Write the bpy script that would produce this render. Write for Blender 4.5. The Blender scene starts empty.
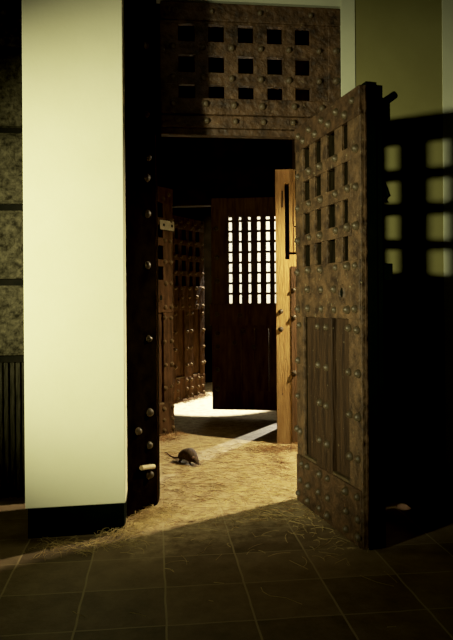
import bpy, bmesh, math, random
from mathutils import Vector, Matrix
random.seed(7)
sc = bpy.context.scene
col = sc.collection
R = math.radians

# ------------------------------------------------------------------ materials
def mat(name, c1, c2, scale=6.0, rough=0.7, metal=0.0, bump=0.2, stretch=(1, 1, 1), detail=6.0, spec=0.3, pos=(0.35, 0.68), speck=None, bscale=None):
    m = bpy.data.materials.new(name); m.use_nodes = True
    nt = m.node_tree; N = nt.nodes; L = nt.links
    b = N['Principled BSDF']
    b.inputs['Roughness'].default_value = rough
    b.inputs['Metallic'].default_value = metal
    b.inputs['Specular IOR Level'].default_value = spec
    tc = N.new('ShaderNodeTexCoord'); mp = N.new('ShaderNodeMapping')
    mp.inputs['Scale'].default_value = stretch
    L.new(tc.outputs['Object'], mp.inputs['Vector'])
    no = N.new('ShaderNodeTexNoise'); no.inputs['Scale'].default_value = scale; no.inputs['Detail'].default_value = detail
    no.inputs['Roughness'].default_value = 0.65
    L.new(mp.outputs[0], no.inputs['Vector'])
    cr = N.new('ShaderNodeValToRGB')
    cr.color_ramp.elements[0].position = pos[0]; cr.color_ramp.elements[0].color = (*c1, 1)
    cr.color_ramp.elements[1].position = pos[1]; cr.color_ramp.elements[1].color = (*c2, 1)
    L.new(no.outputs['Fac'], cr.inputs['Fac'])
    out = cr.outputs[0]
    if speck:
        n2 = N.new('ShaderNodeTexNoise'); n2.inputs['Scale'].default_value = speck[1]; n2.inputs['Detail'].default_value = 3
        L.new(tc.outputs['Object'], n2.inputs['Vector'])
        r2 = N.new('ShaderNodeValToRGB'); r2.color_ramp.elements[0].position = speck[2]; r2.color_ramp.elements[1].position = speck[2] + 0.08
        L.new(n2.outputs['Fac'], r2.inputs['Fac'])
        mx = N.new('ShaderNodeMix'); mx.data_type = 'RGBA'
        L.new(r2.outputs[0], mx.inputs[0]); L.new(out, mx.inputs[6]); mx.inputs[7].default_value = (*speck[0], 1)
        out = mx.outputs[2]
    L.new(out, b.inputs['Base Color'])
    if bump:
        nb = N.new('ShaderNodeTexNoise'); nb.inputs['Scale'].default_value = bscale or scale * 3; nb.inputs['Detail'].default_value = 8
        L.new(mp.outputs[0], nb.inputs['Vector'])
        bp = N.new('ShaderNodeBump'); bp.inputs['Strength'].default_value = bump; bp.inputs['Distance'].default_value = 0.02
        L.new(nb.outputs['Fac'], bp.inputs['Height']); L.new(bp.outputs[0], b.inputs['Normal'])
    return m

M = {}
M['cream'] = mat('cream_plaster', (.74, .71, .49), (.78, .75, .53), 3, .75, 0, .04, bscale=40, spec=.2)
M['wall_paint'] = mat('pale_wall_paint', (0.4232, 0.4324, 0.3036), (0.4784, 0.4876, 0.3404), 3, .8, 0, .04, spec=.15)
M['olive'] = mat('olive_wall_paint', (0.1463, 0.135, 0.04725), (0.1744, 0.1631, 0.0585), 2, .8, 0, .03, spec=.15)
M['black'] = mat('black_skirting', (.002, .003, .002), (.003, .004, .003), 8, .9, 0, .05, spec=.02)
M['near_black'] = mat('plain_near_black', (.0015, .0012, .0006), (.0045, .003, .0014), 9, .95, 0, .1, spec=0)
M['stone'] = mat('rough_granite', (0.0154, 0.0126, 0.0056), (0.119, 0.1015, 0.0525), 26, .9, 0, 1.0, detail=9, spec=.15, pos=(.36, .66), bscale=30)
M['grooved'] = mat('dark_grooved_stone', (.012, .011, .006), (.06, .052, .028), 14, .9, 0, .8, stretch=(5, 5, .5), spec=.1)
M['joint'] = mat('dark_joint', (.006, .006, .004), (.012, .010, .006), 8, .9, 0, .1, spec=.05)
M['iron'] = mat('rusty_iron_plate', (.020, .010, .0045), (.128, .074, .031), 11, .6, 0, .9, detail=9, spec=.35, pos=(.36, .68), speck=((.18, .14, .07), 46, .66), bscale=26)
M['iron_red'] = mat('dark_rusty_iron', (.014, .007, .003), (.085, .044, .018), 11, .6, 0, .9, detail=9, spec=.3, pos=(.36, .68), speck=((.13, .09, .045), 46, .67), bscale=26)
M['oak'] = mat('old_oak_boards', (0.0112, 0.00525, 0.0021), (0.05, 0.026, 0.01), 5, .7, 0, .5, stretch=(6, 6, .6), detail=8, spec=.2, speck=((.28, .23, .13), 60, .69))
M['oak_dark'] = mat('shadowed_oak', (.007, .006, .003), (.018, .013, .006), 6, .85, 0, .3, stretch=(5, 5, .6), spec=.06)
M['stud'] = mat('worn_iron_stud', (.026, .017, .008), (.115, .085, .042), 14, .45, .15, .3, spec=.4)
M['stud_dark'] = mat('dark_iron_stud', (.03, .02, .009), (.10, .068, .034), 14, .5, .15, .3, spec=.4)
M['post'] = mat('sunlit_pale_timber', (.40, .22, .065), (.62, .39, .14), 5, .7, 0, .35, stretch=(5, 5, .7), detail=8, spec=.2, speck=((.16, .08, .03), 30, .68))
M['brown'] = mat('brown_board', (0.045, 0.0225, 0.009), (0.126, 0.069, 0.027), 5, .75, 0, .4, stretch=(5, 5, .7), detail=8, spec=.15)
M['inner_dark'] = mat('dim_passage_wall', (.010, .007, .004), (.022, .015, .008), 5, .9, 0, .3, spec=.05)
M['bright'] = mat('whitewashed_wall', (.78, .74, .60), (.85, .82, .70), 3, .8, 0, .1, spec=.1)
M['straw'] = mat('dry_straw', (.34, .23, .075), (.62, .48, .20), 30, .7, 0, 0, spec=.2)
M['straw_dark'] = mat('brown_straw', (.13, .06, .02), (.34, .19, .065), 30, .7, 0, 0, spec=.2)
M['straw_shade'] = mat('dark_brown_straw', (.05, .025, .008), (.10, .055, .02), 30, .8, 0, 0, spec=.1)
M['fur'] = mat('brown_rat_fur', (.028, .017, .008), (.085, .052, .024), 60, .8, 0, .5, stretch=(1, 1, 1), spec=.15)
M['skin'] = mat('rat_skin', (.13, .075, .045), (.19, .11, .07), 40, .6, 0, .1, spec=.3)
M['tail'] = mat('rat_tail_skin', (.05, .03, .018), (.08, .05, .03), 60, .6, 0, .2, spec=.3)
M['eye'] = mat('black_bead_eye', (.004, .004, .004), (.006, .005, .005), 5, .1, 0, 0, spec=.6)
M['peg'] = mat('pale_wood_peg', (.45, .36, .20), (.62, .52, .32), 20, .6, 0, .2, spec=.2)
M['leaf'] = mat('dry_leaf', (.42, .25, .12), (.62, .42, .24), 30, .7, 0, .1, spec=.2)
M['plate'] = mat('pale_iron_plate', (.16, .13, .06), (.30, .25, .13), 18, .55, .1, .2, spec=.4)

def paint_falloff(m, z0, z1, dark):              # lamp falloff painted in: timber colour darkens towards the floor
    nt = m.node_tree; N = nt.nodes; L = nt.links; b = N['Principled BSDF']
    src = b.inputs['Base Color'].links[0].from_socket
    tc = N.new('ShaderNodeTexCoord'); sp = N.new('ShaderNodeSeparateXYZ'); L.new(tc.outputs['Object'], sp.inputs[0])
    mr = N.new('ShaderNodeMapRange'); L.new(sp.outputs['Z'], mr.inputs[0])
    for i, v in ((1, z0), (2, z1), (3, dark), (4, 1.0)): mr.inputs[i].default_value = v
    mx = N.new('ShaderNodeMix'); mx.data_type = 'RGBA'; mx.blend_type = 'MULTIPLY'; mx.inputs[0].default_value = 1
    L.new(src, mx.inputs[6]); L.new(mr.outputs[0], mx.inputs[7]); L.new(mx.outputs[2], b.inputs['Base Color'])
paint_falloff(M['post'], .2, 2.1, .42)

def floor_material():
    m = bpy.data.materials.new('stone_tile_floor'); m.use_nodes = True
    nt = m.node_tree; N = nt.nodes; L = nt.links
    b = N['Principled BSDF']; b.inputs['Roughness'].default_value = .72; b.inputs['Specular IOR Level'].default_value = .22
    tc = N.new('ShaderNodeTexCoord'); sp = N.new('ShaderNodeSeparateXYZ'); L.new(tc.outputs['Object'], sp.inputs[0])
    def math_(op, a, c=None, clamp=False):
        n = N.new('ShaderNodeMath'); n.operation = op; n.use_clamp = clamp
        for i, v in enumerate((a, c)):
            if v is None: continue
            if isinstance(v, (int, float)): n.inputs[i].default_value = v
            else: L.new(v, n.inputs[i])
        return n.outputs[0]
    wob = N.new('ShaderNodeTexNoise'); wob.inputs['Scale'].default_value = 6; L.new(tc.outputs['Object'], wob.inputs['Vector'])
    w = math_('MULTIPLY', math_('SUBTRACT', wob.outputs['Fac'], .5), .012)
    tx = math_('DIVIDE', math_('ADD', math_('SUBTRACT', sp.outputs['X'], .034), w), .337)
    ty = math_('DIVIDE', math_('ADD', math_('SUBTRACT', sp.outputs['Y'], 2.39), w), .3235)
    dx = math_('ABSOLUTE', math_('SUBTRACT', math_('FRACT', math_('ADD', tx, .5)), .5))
    dy = math_('ABSOLUTE', math_('SUBTRACT', math_('FRACT', math_('ADD', ty, .5)), .5))
    gx = math_('LESS_THAN', dx, .0125); gy = math_('LESS_THAN', dy, .011)
    gr = math_('MAXIMUM', gx, math_('MULTIPLY', gy, .75))
    # per tile tone
    cx = N.new('ShaderNodeCombineXYZ'); L.new(math_('FLOOR', tx), cx.inputs[0]); L.new(math_('FLOOR', ty), cx.inputs[1])
    wn = N.new('ShaderNodeTexWhiteNoise'); L.new(cx.outputs[0], wn.inputs[0])
    no = N.new('ShaderNodeTexNoise'); no.inputs['Scale'].default_value = 7; no.inputs['Detail'].default_value = 9; no.inputs['Roughness'].default_value = .7
    L.new(tc.outputs['Object'], no.inputs['Vector'])
    fac = math_('ADD', math_('MULTIPLY', wn.outputs[0], .30), math_('MULTIPLY', no.outputs['Fac'], .75))
    cr = N.new('ShaderNodeValToRGB'); e = cr.color_ramp.elements
    e[0].position = .25; e[0].color = (.042, .026, .012, 1); e[1].position = .82; e[1].color = (.21, .145, .075, 1)
    L.new(fac, cr.inputs[0])
    # straw dust inside the doorway
    n2 = N.new('ShaderNodeTexNoise'); n2.inputs['Scale'].default_value = 3.5; n2.inputs['Detail'].default_value = 8; n2.inputs['Roughness'].default_value = .7
    L.new(tc.outputs['Object'], n2.inputs['Vector'])
    yy = math_('SUBTRACT', math_('ADD', sp.outputs['Y'], math_('MULTIPLY', math_('SUBTRACT', n2.outputs['Fac'], .5), .9)), math_('MULTIPLY', sp.outputs['X'], .35))
    yy = math_('SUBTRACT', yy, math_('MULTIPLY', math_('MAXIMUM', math_('SUBTRACT', -.12, sp.outputs['X']), 0.0), 5.0))  # shade put into the colour: dust withheld left of the doorway
    mr = N.new('ShaderNodeMapRange'); mr.interpolation_type = 'SMOOTHSTEP'
    L.new(yy, mr.inputs[0]); mr.inputs[1].default_value = 2.95; mr.inputs[2].default_value = 3.55
    n3 = N.new('ShaderNodeTexNoise'); n3.inputs['Scale'].default_value = 14; n3.inputs['Detail'].default_value = 9; n3.inputs['Roughness'].default_value = .75
    L.new(tc.outputs['Object'], n3.inputs['Vector'])
    c2 = N.new('ShaderNodeValToRGB'); e = c2.color_ramp.elements
    e[0].position = .35; e[0].color = (.17, .105, .04, 1); e[1].position = .68; e[1].color = (.52, .41, .22, 1)
    L.new(n3.outputs['Fac'], c2.inputs[0])
    mx = N.new('ShaderNodeMix'); mx.data_type = 'RGBA'
    L.new(mr.outputs[0], mx.inputs[0]); L.new(cr.outputs[0], mx.inputs[6]); L.new(c2.outputs[0], mx.inputs[7])
    m2 = N.new('ShaderNodeMix'); m2.data_type = 'RGBA'
    gcr = N.new('ShaderNodeMix'); gcr.data_type = 'RGBA'; L.new(mr.outputs[0], gcr.inputs[0])
    gcr.inputs[6].default_value = (.26, .20, .10, 1); gcr.inputs[7].default_value = (.42, .34, .19, 1)
    L.new(math_('MULTIPLY', gr, math_('SUBTRACT', 1.0, math_('MULTIPLY', mr.outputs[0], .55))), m2.inputs[0])
    L.new(mx.outputs[2], m2.inputs[6]); L.new(gcr.outputs[2], m2.inputs[7])
    L.new(m2.outputs[2], b.inputs['Base Color'])
    bp = N.new('ShaderNodeBump'); bp.inputs['Strength'].default_value = .35; bp.inputs['Distance'].default_value = .01
    hh = math_('SUBTRACT', math_('ADD', no.outputs['Fac'], math_('MULTIPLY', n3.outputs['Fac'], .6)), math_('MULTIPLY', gr, .5))
    L.new(hh, bp.inputs['Height']); L.new(bp.outputs[0], b.inputs['Normal'])
    return m
M['floor'] = floor_material()

# ------------------------------------------------------------------ mesh helpers
def box(bm, x0, x1, y0, y1, z0, z1):
    v = [bm.verts.new((x, y, z)) for z in (z0, z1) for x, y in ((x0, y0), (x1, y0), (x1, y1), (x0, y1))]
    for f in ((3, 2, 1, 0), (4, 5, 6, 7), (0, 1, 5, 4), (1, 2, 6, 5), (2, 3, 7, 6), (3, 0, 4, 7)):
        bm.faces.new([v[i] for i in f])

def prism(bm, pts, z0, z1):                    # pts counter-clockwise
    a = [bm.verts.new((x, y, z0)) for x, y in pts]; b = [bm.verts.new((x, y, z1)) for x, y in pts]
    n = len(pts)
    bm.faces.new(a[::-1]); bm.faces.new(b)
    for i in range(n): bm.faces.new((a[i], a[(i + 1) % n], b[(i + 1) % n], b[i]))

def tube(bm, pts, r0, r1=None, seg=6):
    r1 = r0 if r1 is None else r1
    pts = [Vector(p) for p in pts]; rings = []
    n = len(pts)
    for i, p in enumerate(pts):
        t = (pts[min(i + 1, n - 1)] - pts[max(i - 1, 0)]).normalized()
        u = t.cross(Vector((0, 0, 1)))
        if u.length < 1e-3: u = Vector((1, 0, 0))
        u.normalize(); w = u.cross(t)
        r = r0 + (r1 - r0) * i / (n - 1)
        rings.append([bm.verts.new(p + (u * math.cos(k * 2 * math.pi / seg) + w * math.sin(k * 2 * math.pi / seg)) * r) for k in range(seg)])
    for a, b in zip(rings, rings[1:]):
        for k in range(seg): bm.faces.new((a[k], a[(k + 1) % seg], b[(k + 1) % seg], b[k]))
    bm.faces.new(rings[0][::-1]); bm.faces.new(rings[-1])

def obj(name, bm, m, parent=None, bevel=0, smooth=False):
    me = bpy.data.meshes.new(name)
    bmesh.ops.recalc_face_normals(bm, faces=bm.faces)
    bm.to_mesh(me); bm.free()
    me.materials.append(M[m])
    o = bpy.data.objects.new(name, me); col.objects.link(o)
    if parent: o.parent = parent
    if bevel:
        md = o.modifiers.new('bevel', 'BEVEL'); md.width = bevel; md.segments = 2; md.limit_method = 'ANGLE'
    if smooth:
        for p in me.polygons: p.use_smooth = True
    return o

def boxes(name, lst, m, parent=None, bevel=.004):
    bm = bmesh.new()
    for b in lst: box(bm, *b)
    return obj(name, bm, m, parent, bevel)

def struct(o):
    o['kind'] = 'structure'; return o

def thing(name, label, cat, loc=(0, 0, 0), rz=0, group=None):
    o = bpy.data.objects.new(name, None); col.objects.link(o)
    o.empty_display_size = .1
    o.location = loc; o.rotation_euler = (0, 0, rz); o['label'] = label; o['category'] = cat; o['kind'] = 'thing'
    if group: o['group'] = group
    return o

def tag(o, label, cat, group=None, kind=None):
    o['label'] = label; o['category'] = cat
    if group: o['group'] = group
    o['kind'] = kind or 'thing'
    return o

def stud_mesh(name, r, h, m):
    bm = bmesh.new(); seg = 10; rings = []
    prof = [(r * 1.0, -.004), (r * 1.0, .002), (r * .86, h * .45), (r * .55, h * .82)]
    for rr, z in prof: rings.append([bm.verts.new((rr * math.cos(2 * math.pi * k / seg), rr * math.sin(2 * math.pi * k / seg), z)) for k in range(seg)])
    top = bm.verts.new((0, 0, h))
    for a, b in zip(rings, rings[1:]):
        for k in range(seg): bm.faces.new((a[k], a[(k + 1) % seg], b[(k + 1) % seg], b[k]))
    for k in range(seg): bm.faces.new((rings[-1][k], rings[-1][(k + 1) % seg], top))
    bm.faces.new(rings[0][::-1])
    bmesh.ops.recalc_face_normals(bm, faces=bm.faces)
    me = bpy.data.meshes.new(name); bm.to_mesh(me); bm.free()
    for p in me.polygons: p.use_smooth = True
    me.materials.append(M[m]); return me
SM = stud_mesh('stud', .0215, .025, 'stud')
SD = stud_mesh('dark_stud', .021, .02, 'stud_dark')

def put_stud(parent, x, y, z, normal, me=SM, s=1.0):
    o = bpy.data.objects.new('stud', me); col.objects.link(o); o.parent = parent
    o.location = (x, y, z); o.rotation_euler = Vector(normal).to_track_quat('Z', 'Y').to_euler()
    k = s * random.uniform(.88, 1.12); o.scale = (k, k, k * random.uniform(.85, 1.1))
    return o

# ------------------------------------------------------------------ the setting
bm = bmesh.new(); box(bm, -5, 5, -3, 11, -.2, 0); struct(obj('floor', bm, 'floor'))

# cream pier on the left with its black skirting
bm = bmesh.new(); prism(bm, [(-.665, 3.355), (-.160, 3.385), (-.160, 3.601), (-.66, 3.601)], .155, 4.2)
struct(obj('wall_left', bm, 'cream', bevel=.004))
bm = bmesh.new(); prism(bm, [(-.652, 3.362), (-.168, 3.394), (-.164, 3.601), (-.65, 3.601)], 0, .156)
struct(obj('baseboard_left', bm, 'black'))

# stone wall seen to the left of the pier : rock-faced courses above a grooved base
bm = bmesh.new()
def rough_block(bm, x0, x1, z0, z1, yf, yb):
    nx, nz = 14, 10; g = []
    for j in range(nz + 1):
        row = []
        for i in range(nx + 1):
            ed = min(i, nx - i, j, nz - j)
            d = 0 if ed == 0 else -.018 - random.uniform(0, .028)
            row.append(bm.verts.new((x0 + (x1 - x0) * i / nx, yf + d + .03, z0 + (z1 - z0) * j / nz)))
        g.append(row)
    for j in range(nz):
        for i in range(nx): bm.faces.new((g[j][i], g[j][i + 1], g[j + 1][i + 1], g[j + 1][i]))
    box(bm, x0, x1, yf + .03, yb, z0, z1)
zc = [.86, 1.335, 1.80, 2.28, 2.775, 3.25, 3.75]
for k in range(len(zc) - 1):
    off = -.26 if k % 2 else -.36
    for i in range(5):
        x1 = off - i * .77
        rough_block(bm, x1 - .755, x1 - .012, zc[k] + .022, zc[k + 1] - .022, 4.06, 4.3)
struct(obj('wall_stone', bm, 'stone'))
bm = bmesh.new(); box(bm, -3.6, -.05, 4.13, 4.4, 0, 4.2); struct(obj('wall_stone_backing', bm, 'joint'))
bm = bmesh.new()
for i in range(95):
    x = -.15 - i * .036; box(bm, x - .026, x, 4.09 - random.uniform(0, .008), 4.13, .0, .835)
struct(obj('wall_grooved_base', bm, 'grooved', bevel=.003))

# wall to the right of the doorway, in three faces
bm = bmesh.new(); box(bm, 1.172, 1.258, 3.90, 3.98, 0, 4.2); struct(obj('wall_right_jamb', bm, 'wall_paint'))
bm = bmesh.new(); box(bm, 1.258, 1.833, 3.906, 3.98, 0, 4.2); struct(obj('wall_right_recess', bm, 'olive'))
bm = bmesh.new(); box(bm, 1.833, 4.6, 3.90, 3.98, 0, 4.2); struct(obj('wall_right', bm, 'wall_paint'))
bm = bmesh.new(); box(bm, -.2, 1.172, 3.91, 3.98, 3.052, 4.2); struct(obj('wall_header', bm, 'wall_paint'))
# passage beyond
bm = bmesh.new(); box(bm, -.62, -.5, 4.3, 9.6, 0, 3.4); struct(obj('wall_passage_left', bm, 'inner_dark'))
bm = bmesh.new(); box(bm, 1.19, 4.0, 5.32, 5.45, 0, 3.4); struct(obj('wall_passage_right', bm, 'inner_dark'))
bm = bmesh.new(); box(bm, -.62, 4.0, 4.14, 10.2, 3.4, 3.5); struct(obj('ceiling', bm, 'near_black'))
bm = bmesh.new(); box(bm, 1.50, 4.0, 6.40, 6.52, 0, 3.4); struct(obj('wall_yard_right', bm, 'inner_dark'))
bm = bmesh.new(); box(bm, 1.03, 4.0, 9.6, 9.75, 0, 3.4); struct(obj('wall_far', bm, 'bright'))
bm = bmesh.new(); box(bm, -.62, 1.03, 9.6, 9.75, 0, 3.4); struct(obj('wall_far_left', bm, 'near_black'))  # unlit half of the far wall, its darkness put into the colour
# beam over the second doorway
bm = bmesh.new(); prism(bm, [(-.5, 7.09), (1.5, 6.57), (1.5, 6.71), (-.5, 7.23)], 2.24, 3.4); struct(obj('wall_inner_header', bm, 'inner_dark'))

# ------------------------------------------------------------------ door frame and grille over the door
fr = thing('door_frame', 'massive studded door frame with square-holed iron grille above the doorway', 'door frame', (0, 0, 0))
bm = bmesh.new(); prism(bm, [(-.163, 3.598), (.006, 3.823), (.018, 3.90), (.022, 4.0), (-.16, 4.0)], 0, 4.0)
obj('post', bm, 'near_black', fr, .004)
boxes('post_lit_edge', [(.0, .0125, 3.824, 3.84, .02, 2.2)], 'brown', fr, 0)  # added strip: the lit edge of the black post, painted brown
boxes('post', [(1.09, 1.17, 3.905, 3.97, 0, 2.22)], 'iron_red', fr)
YF = 3.93
hc = [.203, .388, .572, .755, .932]; hw = .050
xs = [(.043, hc[0] - hw)] + [(hc[i] + hw, hc[i + 1] - hw) for i in range(4)] + [(hc[4] + hw, 1.090)]
hz = [2.487, 2.670, 2.860]; hh = .054
zs = [(2.43, hz[0] - hh), (hz[0] + hh, hz[1] - hh), (hz[1] + hh, hz[2] - hh), (hz[2] + hh, 2.93)]
g = [(a, b, YF, 3.97, 2.43, 2.93) for a, b in xs] + [(.043, 1.09, YF - .004, 3.965, a, b) for a, b in zs]
boxes('grille', g, 'iron_red', fr, .003)
boxes('top_rail', [(.043, 1.172, 3.915, 3.97, 2.93, 3.043)], 'iron_red', fr, .008)
boxes('side_rail', [(1.09, 1.172, 3.918, 3.97, 2.22, 2.93)], 'iron_red', fr, .006)
boxes('beam', [(.043, 1.125, 3.880, 3.97, 2.346, 2.446)], 'iron_red', fr, .008)
boxes('beam', [(.043, 1.125, 3.895, 3.97, 2.268, 2.344)], 'iron_red', fr, .006)
boxes('lintel_lip', [(.043, 1.12, 3.908, 3.97, 2.225, 2.266)], 'iron_red', fr, .006)
for z in (2.772, 2.583):
    for x in (.12, .304, .482, .665, .842, 1.035): put_stud(fr, x, YF - .004, z, (0, -1, 0), SD)
    put_stud(fr, 1.14, 3.918, z + .003, (0, -1, 0), SD)
for x in (.118, .316, .49, .664, .865, 1.04): put_stud(fr, x, 3.880, 2.405 + random.uniform(-.006, .006), (0, -1, 0), SD)
for x in (.142, .323, .50, .675, .86, 1.045): put_stud(fr, x, 3.895, 2.31, (0, -1, 0), SD, .9)
for x in (.10, .36, .66, .98): put_stud(fr, x, 3.915, 2.99, (0, -1, 0), SD, .8)
# studs and a peg on the shadowed face of the left post (plane from (-.163,3.598) to (.006,3.823))
e = Vector((.169, .225, 0)).normalized(); nrm = Vector((e.y, -e.x, 0))
def on_post(s, z): p = Vector((-.163, 3.598, z)) + e * s; return p
for s, z in ((.20, 1.93), (.20, 1.72), (.20, 1.42), (.205, .99), (.21, .56), (.205, .37), (.215, 2.05), (.20, .20), (.10, .47), (.2, 2.3), (.2, 2.7)):
    p = on_post(s, z); put_stud(fr, p.x, p.y, p.z, nrm, SM if z < 1 else SD, 1.1)
bm = bmesh.new(); a = on_post(.105, .262) + nrm * .02; b = on_post(.222, .245) + nrm * .022
tube(bm, [a, a + (b - a) * .5, b], .0145, .0145, 8); obj('bolt', bm, 'peg', fr, .003)['label'] = 'pale round bolt low on the post'

# ------------------------------------------------------------------ the studded lattice leaf (front is +y, length along +x)
LEN, HT = .832, 2.245
CO = [(.128, .208), (.295, .392), (.470, .552), (.627, .722)]      # hole columns
RO = [(1.408, 1.528), (1.592, 1.715), (1.787, 1.903), (1.968, 2.100)]
def make_leaf(name, label, loc, rz):
    t = thing(name, label, 'door', loc, rz)
    vb = [(0, CO[0][0])] + [(CO[i][1], CO[i + 1][0]) for i in range(3)] + [(CO[3][1], LEN)]
    hb = [(1.400, RO[0][0])] + [(RO[i][1], RO[i + 1][0]) for i in range(3)] + [(RO[3][1], 2.105)]
    boxes('lattice', [(a, b, -.016, 0, 1.40, 2.105) for a, b in vb[1:4]] + [(.1, .75, -.018, .007, a, b) for a, b in hb[1:4]], 'iron', t, .003)
    boxes('lattice_backing', [(a, b, -.085, -.016, 1.40, 2.105) for a, b in vb[1:4]] + [(.1, .75, -.083, -.018, a, b) for a, b in hb], 'oak_dark', t, 0)
    boxes('stile', [(0.004, .142, -.03, .002, 0.004, 2.13)], 'iron', t, .004)
    boxes('stile', [(.720, LEN, -.016, .002, 0.004, 2.13)], 'iron', t, .004)
    boxes('stile_backing', [(.722, LEN - .004, -.085, -.016, 0.006, 2.12)], 'oak_dark', t, 0)
    boxes('top_rail', [(.004, LEN, -.085, .008, 2.10, HT)], 'iron_red', t, .006)
    boxes('lock_rail', [(.008, LEN - .003, -.085, .010, 1.112, 1.405)], 'iron', t, .006)
    boxes('bottom_rail', [(.008, LEN - .003, -.085, .010, .004, .284)], 'iron_red', t, .006)
    boxes('muntin', [(.337, .541, -.085, .004, .28, 1.12)], 'oak', t, .004)
    for a, b in ((.140, .339), (.539, .722)):
        boxes('panel', [(a, b, -.085, -.022, .28, 1.12)], 'oak', t, .002)
    for a, b in ((.142, .335), (.541, .718)): boxes('panel_bead', [(a, b, -.022, .004, .284, .300)], 'stud', t, .004)
    # dark meeting edge and the heavy framing behind it
    boxes('edge_board', [(-.004, .10, -.085, -.026, 0.002, 2.262), (-.002, .06, -.118, -.085, .004, 2.25)], 'black', t, .004)
    boxes('edge_moulding', [(-.005, .004, -.026, -.018, .01, 2.24)], 'iron_red', t, 0)
    rows = {2.185: (.07, .25, .43, .60, .76), 2.14: (.15, .34, .52, .69), 1.945: (.045, .262, .452, .605, .785), 1.762: (.045, .125, .264, .447, .608, .788),
            1.568: (.043, .127, .262, .457, .610, .785), 1.377: (.046, .124, .265, .450, .615, .780),
            1.268: (.281, .445, .625), 1.160: (.048, .129, .283, .447, .629, .774), 1.064: (.042, .130, .392, .507, .776),
            .848: (.034, .134, .396, .502, .797), .640: (.036, .123, .395, .483, .80), .430: (.042, .126, .389, .493, .773, .822),
            .247: (.037, .16, .376, .479, .652, .738), .142: (.037, .158, .378, .50, .64, .76), .054: (.03, .159, .380, .492, .65, .79)}
    for z, ss in rows.items():
        y = .008 if z > 2.1 else .010 if (1.1 < z < 1.4 or z < .28) else .007 if z > 1.4 else .003
        for s in ss:
            yy = .002 if (z > 1.4 and z < 2.1 and (s < .1 or s > .75)) else y
            put_stud(t, s, yy, z + random.uniform(-.004, .004), (0, 1, 0), SM)
    # keyhole boss : a short funnel around a dark hole
    bm = bmesh.new(); seg = 14; rings = []
    for r, y in ((.034, .008), (.030, .018), (.020, .016), (.017, -.01)):
        rings.append([bm.verts.new((.193 + r * math.cos(2 * math.pi * k / seg), y, 1.245 + 1.35 * r * math.sin(2 * math.pi * k / seg))) for k in range(seg)])
    for a, b in zip(rings, rings[1:]):
        for k in range(seg): bm.faces.new((a[k], a[(k + 1) % seg], b[(k + 1) % seg], b[k]))
    kh = obj('keyhole_boss', bm, 'iron', t, 0, True)
    bm = bmesh.new(); bmesh.ops.create_circle(bm, cap_ends=True, radius=.019, segments=14, matrix=Matrix.Translation((.193, .0125, 1.247)) @ Matrix.Rotation(R(-90), 4, 'X') @ Matrix.Diagonal((1, 1.35, 1, 1)))
    obj('keyhole', bm, 'black', kh)
    # ironwork on the back
    bm = bmesh.new(); tube(bm, [(.02, -.115, 2.16), (.03, -.16, 2.19), (.03, -.205, 2.222)], .022, .02, 8); box(bm, 0, .07, -.16, -.11, 2.08, 2.19)
    obj('hinge_pin', bm, 'black', t, .004, False)
    bm = bmesh.new(); tube(bm, [(.02, -.112, 1.80), (.02, -.135, 1.76), (.02, -.152, 1.715), (.02, -.14, 1.69)], .014, .018, 8)
    obj('hook', bm, 'black', t)
    boxes('latch_block', [(.0, .08, -.168, -.118, 1.30, 1.385)], 'black', t, .004)
    return t
N0 = (.990, 2.986, 0)
door = make_leaf('prison_door', 'heavy iron-studded prison door with square lattice holes, standing open at the right', N0, math.atan2(.986, -.165))

def dup(root, loc, rz, label):
    r = root.copy(); col.objects.link(r); r.location = loc; r.rotation_euler = (0, 0, rz); r['label'] = label
    for ch in list(root.children):
        c = ch.copy(); col.objects.link(c); c.parent = r
        for gc in list(ch.children):
            d = gc.copy(); col.objects.link(d); d.parent = c
    return r
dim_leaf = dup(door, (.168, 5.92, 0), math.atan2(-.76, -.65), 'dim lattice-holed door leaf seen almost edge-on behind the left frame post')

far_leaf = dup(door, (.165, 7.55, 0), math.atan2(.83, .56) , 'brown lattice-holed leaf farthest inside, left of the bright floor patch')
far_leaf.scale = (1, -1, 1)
M['dim_stud'] = mat('shaded_far_stud', (.05, .03, .012), (.09, .06, .03), 9, .9, 0, .2, spec=.05)
M['dim_oak'] = mat('shaded_leaf_boards', (.014, .007, .003), (.055, .027, .011), 6, .9, 0, .4, stretch=(3, 3, .8), spec=.03)
for ch in list(dim_leaf.children) + list(far_leaf.children):                    # dimmer light on both inner leaves is put into their colours
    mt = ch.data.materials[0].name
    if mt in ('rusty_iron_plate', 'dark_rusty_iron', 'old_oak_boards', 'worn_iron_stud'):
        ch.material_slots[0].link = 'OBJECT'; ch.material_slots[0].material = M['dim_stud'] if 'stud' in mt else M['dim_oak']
# ------------------------------------------------------------------ bright timber post with lock slot, right of the passage
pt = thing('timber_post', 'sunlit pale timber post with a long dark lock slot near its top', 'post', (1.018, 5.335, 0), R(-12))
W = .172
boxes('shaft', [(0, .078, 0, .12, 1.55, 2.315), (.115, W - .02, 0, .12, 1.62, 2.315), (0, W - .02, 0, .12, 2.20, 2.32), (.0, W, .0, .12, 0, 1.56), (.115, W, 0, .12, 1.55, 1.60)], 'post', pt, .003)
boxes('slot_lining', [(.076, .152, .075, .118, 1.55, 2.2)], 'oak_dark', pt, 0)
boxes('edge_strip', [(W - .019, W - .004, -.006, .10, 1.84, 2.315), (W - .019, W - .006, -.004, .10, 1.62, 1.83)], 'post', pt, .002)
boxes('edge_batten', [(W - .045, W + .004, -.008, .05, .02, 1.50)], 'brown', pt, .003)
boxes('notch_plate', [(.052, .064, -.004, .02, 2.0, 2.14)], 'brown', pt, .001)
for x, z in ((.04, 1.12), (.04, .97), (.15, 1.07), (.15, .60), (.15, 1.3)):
    put_stud(pt, x, -.008 if x > .1 else 0, z, (0, -1, 0), SD)

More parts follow.
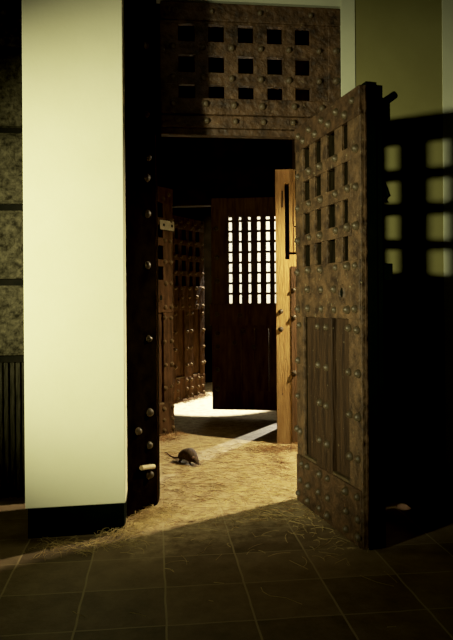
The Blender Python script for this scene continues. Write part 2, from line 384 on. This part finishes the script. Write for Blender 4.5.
# ------------------------------------------------------------------ inner door with the bright barred opening
DW = .80
dr = thing('barred_door', 'dark studded inner door with a tall barred opening glowing with daylight', 'door', (.592, 6.705, .075), math.atan2(-.26, .966))
boxes('stile', [(0, .165, 0, .07, 0, 2.22)], 'brown', dr, .005)
boxes('stile', [(.735, DW, 0, .07, 0, 2.22)], 'brown', dr, .005)
boxes('top_rail', [(.155, .74, .004, .07, 2.02, 2.215)], 'brown', dr, .004)
boxes('band', [(-.018, DW, -.018, .0, .885, 1.105)], 'brown', dr, .005)
boxes('middle_rail', [(.155, .74, .002, .07, .85, 1.115)], 'brown', dr, .004)
for k in range(4): boxes('board', [(.163 + k * .145, .163 + k * .145 + .141, .012, .06, .18, .87)], 'brown', dr, .004)
boxes('bottom_rail', [(.155, .74, .002, .07, 0, .20)], 'brown', dr, .004)
for x, bw in ((.158, .022), (.254, .036), (.352, .035), (.449, .033), (.545, .029), (.638, .024), (.728, .018)):
    boxes('upright_bar', [(x - bw, x + bw, .010, .065, 1.10, 2.03)], 'brown', dr, .002)
for k in range(8):
    z = 1.215 + k * .1085
    boxes('cross_bar', [(.155, .74, .0, .016, z - .0125, z + .0125)], 'brown', dr, .002)
for x, z in ((.06, .80), (.06, .66), (.06, .22), (.33, .82), (.24, .70), (.06, 1.0), (.3, .99), (.06, 1.35), (.06, 1.6), (.05, 1.9), (.06, .42), (.44, .66)):
    put_stud(dr, x, -.018 if .885 < z < 1.105 else 0.002, z, (0, -1, 0), SD, 1.25)

# ------------------------------------------------------------------ small plate on the dim leaf
pl = bmesh.new(); box(pl, .002, .20, .010, .018, 1.86, 1.945)
leaf2 = dim_leaf
po = obj('strap_plate', pl, 'plate', leaf2, .002); po['label'] = 'pale riveted strap plate'
for s in (.035, .15):
    b_ = bmesh.new(); bmesh.ops.create_circle(b_, cap_ends=True, radius=.015, segments=10, matrix=Matrix.Translation((s, .0195, 1.902)) @ Matrix.Rotation(R(-90), 4, 'X'))
    obj('rivet_hole', b_, 'black', po)

# ------------------------------------------------------------------ the rat : one skinned body, built nose to tail
rat = thing('rat', 'brown rat hunched on the sunlit straw-strewn floor, tail curling to the left', 'rat', (.246, 4.785, 0), math.atan2(-.85, .53))
# local x = towards nose
V = []; E = []; RAD = []
def vtx(p, r, link=None):
    V.append(p); RAD.append(r)
    if link is not None: E.append((link, len(V) - 1))
    return len(V) - 1
pel = vtx((-.052, 0, .064), (.047, .052))
mid = vtx((-.006, 0, .080), (.048, .050), pel)
sho = vtx((.044, 0, .062), (.037, .040), mid)
nek = vtx((.070, 0, .045), (.028, .029), sho)
hed = vtx((.092, 0, .033), (.023, .023), nek)
muz = vtx((.112, 0, .021), (.0125, .012), hed)
nos = vtx((.125, 0, .013), (.006, .006), muz)
rum = vtx((-.086, 0, .046), (.032, .034), pel)
tb = vtx((-.112, 0, .024), (.010, .010), rum)
tl = tb
for p, r in (((-0.185, 0.005, .007), 0.0065), ((-0.213, -0.004, .007), 0.0058), ((-0.269, 0.005, .007), 0.0050), ((-0.334, 0.029, .007), 0.0044), ((-0.380, 0.043, .007), 0.0036), ((-0.389, 0.032, .007), 0.0026)): tl = vtx(p, (r, r), tl)
for s in (-1, 1):
    a = vtx((-.066, s * .034, .034), (.021, .025), pel); b = vtx((-.045, s * .046, .020), (.011, .011), a); c = vtx((-.075, s * .044, .007), (.007, .006), b); vtx((-.040, s * .048, .005), (.0065, .0045), c)
    a = vtx((.045, s * .026, .030), (.012, .013), sho); b = vtx((.050, s * .030, .014), (.007, .007), a); vtx((.068, s * .030, .0045), (.0055, .004), b)
me = bpy.data.meshes.new('body'); me.from_pydata(V, E, []); me.update()
body = bpy.data.objects.new('body', me); col.objects.link(body); body.parent = rat
me.materials.append(M['fur'])
sk = body.modifiers.new('skin', 'SKIN'); sk.use_smooth_shade = True
for i, d in enumerate(me.skin_vertices[0].data): d.radius = RAD[i]; d.use_root = (i == pel)
sb = body.modifiers.new('sub', 'SUBSURF'); sb.levels = 2; sb.render_levels = 2
for s in (-1, 1):
    bm = bmesh.new(); bmesh.ops.create_uvsphere(bm, u_segments=12, v_segments=8, radius=.0125, matrix=Matrix.Translation((.079, s * .019, .057)) @ Matrix.Rotation(R(25 * s), 4, 'Z') @ Matrix.Rotation(R(-20 * s), 4, 'X') @ Matrix.Diagonal((.35, 1, 1.1, 1)))
    obj('ear', bm, 'skin', rat, 0, True)
    bm = bmesh.new(); bmesh.ops.create_uvsphere(bm, u_segments=10, v_segments=6, radius=.0042, matrix=Matrix.Translation((.103, s * .0155, .037)))
    obj('eye', bm, 'eye', rat, 0, True)
    bm = bmesh.new()
    for k in range(4): tube(bm, [(.120, s * .006, .017), (.127, s * (.018 + .002 * k), .018 + .004 * (k - 1)), (.128, s * (.036 + .003 * k), .016 + .007 * (k - 1))], .0007, .0004, 3)
    obj('whiskers', bm, 'skin', rat)
    for (px, py_) in ((-.030, .049), (.075, .030)):
        bm = bmesh.new()
        for k in (-1, 0, 1): tube(bm, [(px - .01, s * py_ + .002 * k, .005), (px + .008, s * py_ + .005 * k, .0035), (px + .016, s * py_ + .007 * k, .002)], .0028, .0012, 5)
        obj('toes', bm, 'skin', rat)
bm = bmesh.new(); bmesh.ops.create_uvsphere(bm, u_segments=8, v_segments=6, radius=.0042, matrix=Matrix.Translation((.1325, 0, .017)))
obj('nose', bm, 'skin', rat, 0, True)

# ------------------------------------------------------------------ straw
def strand(bm, x, y, L, ang, bend, r, z0=.003, lift=0.0):
    pts = []; n = 4; a = ang; px, pyy = x, y
    for i in range(n + 1):
        pts.append((px, pyy, z0 + lift * math.sin(math.pi * i / n) * random.uniform(.6, 1.2)))
        px += math.cos(a) * L / n; pyy += math.sin(a) * L / n; a += bend
    tube(bm, pts, r, r * .7, 3)
def scatter(bm, n, fn, Lr=(.03, .13), r=.00105, lift=.008):
    for _ in range(n):
        x, y, d = fn()
        strand(bm, x, y, random.uniform(*Lr), random.uniform(0, 2 * math.pi), random.gauss(0, .25), r * random.uniform(.7, 1.4), .002 + d * random.random(), lift * random.random())
def blob(cx, cy, sx, sy, d=.004):
    return lambda: (random.gauss(cx, sx), random.gauss(cy, sy), d)
bm = bmesh.new()
scatter(bm, 900, lambda: (random.uniform(-.05, 1.0), random.uniform(3.45, 5.4), .004))
scatter(bm, 260, blob(.62, 4.0, .28, .25))
obj_s = obj('straw_litter', bm, 'straw'); tag(obj_s, 'thin litter of pale straw over the sunlit floor inside the doorway', 'straw', kind='stuff')
bm = bmesh.new()
scatter(bm, 520, lambda: (random.uniform(.0, .98), random.uniform(3.4, 5.2), .004))
tag(obj('straw_litter', bm, 'straw_dark'), 'scattered brown straw mixed among the paler litter inside the doorway', 'straw', kind='stuff')
bm = bmesh.new()
def along(ax, ay, bx, by, sp, d): 
    def f():
        t = random.random(); return (ax + (bx - ax) * t + random.gauss(0, sp), ay + (by - ay) * t + random.gauss(0, sp), d * random.random())
    return f
scatter(bm, 420, along(-.22, 3.30, .04, 3.72, .05, .02), lift=.03)
scatter(bm, 130, along(-.55, 3.24, -.10, 3.24, .05, .004), lift=.012)
tag(obj('straw_heap', bm, 'straw'), 'tangled straw swept against the foot of the cream pier and dark post', 'straw', kind='stuff')
bm = bmesh.new()
scatter(bm, 330, along(.80, 5.12, 1.16, 5.12, .07, .02), lift=.035)
scatter(bm, 80, along(.86, 4.2, .95, 5.0, .05, .008), lift=.02)
tag(obj('straw_heap', bm, 'straw_dark'), 'brown straw piled around the foot of the pale slotted post', 'straw', kind='stuff')
bm = bmesh.new()
scatter(bm, 200, along(.03, 5.55, .22, 5.85, .05, .02), lift=.03)
tag(obj('straw_heap', bm, 'straw_dark'), 'dark straw beneath the dim lattice leaf behind the rat', 'straw', kind='stuff')
bm = bmesh.new()
scatter(bm, 420, along(.26, 7.66, .66, 8.26, .035, .02), Lr=(.05, .14), r=.0016, lift=.04)
tag(obj('straw_heap', bm, 'straw_shade'), 'brown straw along the foot of the farthest leaf, behind the bright floor patch', 'straw', kind='stuff')
bm = bmesh.new()
scatter(bm, 45, along(.93, 2.95, .72, 3.60, .06, .004), lift=.012)
scatter(bm, 40, lambda: (random.uniform(.1, .9), random.uniform(2.9, 3.5), .003), lift=.008)
tag(obj('straw_litter', bm, 'straw'), 'sparse straw scraps on the dark tiles beside the open door', 'straw', kind='stuff')
# single straws that lie alone on the dark tiles
def single(pts, label, r=.0014):
    p = [Vector((x, y, .003 + (.006 if 0 < i < len(pts) - 1 else 0))) for i, (x, y) in enumerate(pts)]
    bm = bmesh.new(); tube(bm, p, r, r * .7, 4)
    tag(obj('straw', bm, 'straw'), label, 'straw', 'single straws on the dark tiles')
single([(0.434, 2.655), (0.433, 2.600), (0.455, 2.561), (0.516, 2.535), (0.570, 2.486)], 'long bent pale straw near the bottom edge, below the open door')
single([(0.611, 2.915), (0.633, 2.856), (0.672, 2.807)], 'short pale straw curving over tiles left of the door foot')
single([(0.810, 2.855), (0.873, 2.893), (0.871, 2.825)], 'hooked pale straw just in front of the door foot')
single([(0.882, 2.716), (0.924, 2.631), (0.989, 2.594)], 'faint straw on the black floor right of the door foot')
single([(1.001, 2.743), (1.004, 2.680), (1.016, 2.629)], 'faint slanting straw farthest right on the black floor')
single([(0.839, 2.272), (0.874, 2.274)], 'tiny straw at the bottom right, lowest on the dark tiles')
single([(0.036, 2.899), (0.058, 2.875), (0.075, 2.841), (0.068, 2.884)], 'kinked straw on the tile seam below the lit slab')
single([(-0.105, 2.505), (-0.073, 2.477), (-0.043, 2.466)], 'pale straw at the lower left beside the central tile seam')
single([(0.242, 2.728), (0.284, 2.713)], 'short straw lying level in the middle of the dark tiles')
single([(0.207, 2.566), (0.223, 2.555)], 'stubby straw crumb low in the middle of the dark tiles')
single([(-0.325, 2.541), (-0.301, 2.498), (-0.275, 2.495)], 'forked straw on the left tile seam below the skirting')
# dry leaf scrap in the dark right of the door
bm = bmesh.new(); g = []
for i in range(7):
    t = i / 6; w = .022 * math.sin(math.pi * min(1, t * .9 + .08)) * (1 - .3 * t)
    g.append([bm.verts.new((-.04 + .08 * t, s * w, .012 + .03 * t + abs(s) * .012 + .006 * math.sin(5 * t))) for s in (-1, 0, 1)])
for a, b in zip(g, g[1:]):
    for k in range(2): bm.faces.new((a[k], a[k + 1], b[k + 1], b[k]))
lf = obj('dry_leaf', bm, 'leaf', None, 0, True); lf.location = (1.385, 3.50, .022); lf.rotation_euler = (R(58), R(12), R(-15))
sd = lf.modifiers.new('solid', 'SOLIDIFY'); sd.thickness = .002
tag(lf, 'curled pale brown dry leaf scrap alone in the dark right of the open door', 'leaf')

# ------------------------------------------------------------------ lights
def spot(name, loc, target, power, color, angle, blend, radius, square=False, roll=0):
    l = bpy.data.lights.new(name, 'SPOT'); l.energy = power; l.color = color; l.spot_size = R(angle); l.spot_blend = blend
    l.shadow_soft_size = radius; l.use_square = square
    o = bpy.data.objects.new(name, l); col.objects.link(o); o.location = loc
    q = (Vector(target) - Vector(loc)).to_track_quat('-Z', 'Y'); o.rotation_euler = (q @ Matrix.Rotation(roll, 3, 'Z').to_quaternion()).to_euler()
    return o
spot('key_lamp', (-2.6, .85, 1.57), (-.10, 3.40, 1.42), 1330, (1, .97, .56), 51, 1.0, .11)
spot('transom_fill', (.1, .2, 2.9), (.6, 3.93, 2.70), 44, (1, .93, .62), 26, 1.0, .2)  # added fill without a visible source, brightens the grille over the door
spot('doorway_lamp', (2.15, 4.54, 2.2), (.85, 4.65, .7), 760, (1, .83, .50), 108, .9, .03)
spot('yard_lamp', (1.30, 9.2, 3.2), (.74, 7.72, 0), 9000, (1, .93, .74), 26, .15, .05, True, R(12))
spot('yard_wall_lamp', (2.0, 7.6, 2.2), (1.55, 9.6, 1.75), 700, (1, .90, .66), 56, .4, .1)
spot('slit_lamp', (2.42, 7.92, 1.25), (.72, 5.30, 0.0), 1000, (.95, .95, .9), 22, .5, .015)
spot('leaf_fill', (2.3, 1.2, 1.7), (1.385, 3.50, .04), 50, (1, .85, .6), 2.2, 1.0, .03)  # added unseen narrow spot, only picks out the dry leaf
pl_ = bpy.data.lights.new('passage_fill', 'POINT'); pl_.energy = 5; pl_.color = (1, .75, .45); pl_.shadow_soft_size = .1
pp = bpy.data.objects.new('passage_fill', pl_); col.objects.link(pp); pp.location = (.75, 5.1, 2.5)
fl = bpy.data.lights.new('room_fill', 'AREA'); fl.energy = 1; fl.color = (1, .92, .7); fl.size = 1.2
fo = bpy.data.objects.new('room_fill', fl); col.objects.link(fo); fo.location = (-.6, -1.2, 3.2)
fo.rotation_euler = (Vector((.4, 3.9, 2.2)) - Vector(fo.location)).to_track_quat('-Z', 'Y').to_euler()

w = bpy.data.worlds.new('dark_room'); sc.world = w; w.use_nodes = True
w.node_tree.nodes['Background'].inputs[0].default_value = (.5, .6, .4, 1); w.node_tree.nodes['Background'].inputs[1].default_value = .002

# ------------------------------------------------------------------ camera
f = 640.0; psi = math.atan(71.5 / f); roll = .007
F = Vector((math.sin(psi), math.cos(psi), 0)); R0 = Vector((math.cos(psi), -math.sin(psi), 0)); U0 = Vector((0, 0, 1))
RR = R0 * math.cos(roll) - U0 * math.sin(roll); UU = U0 * math.cos(roll) + R0 * math.sin(roll)
cd = bpy.data.cameras.new('camera'); cam = bpy.data.objects.new('camera', cd); col.objects.link(cam)
cd.sensor_fit = 'VERTICAL'; cd.sensor_height = 36; cd.lens = 36 * f / 640; cd.shift_y = -17.6 / 640; cd.clip_start = .05
mw = Matrix((RR, UU, -F)).transposed().to_4x4(); mw.translation = (0, 0, 1.2); cam.matrix_world = mw
sc.camera = cam
sc.view_settings.view_transform = 'Standard'; sc.view_settings.look = 'None'
vs = sc.view_settings; vs.use_curve_mapping = True          # film-like response : soft shoulder, slight toe
cmap = vs.curve_mapping; cmap.black_level = (.0013, .0013, .0011); cmap.white_level = (3.0, 3.0, 3.0)
cv = cmap.curves[3]
for x_, y_ in ((.03, .089), (.08, .239), (.16, .43), (.27, .60), (.45, .77), (.73, .90)): cv.points.new(x_, y_)
cv.points[0].location = (0, 0); cv.points[-1].location = (1, .97)
cmap.update()
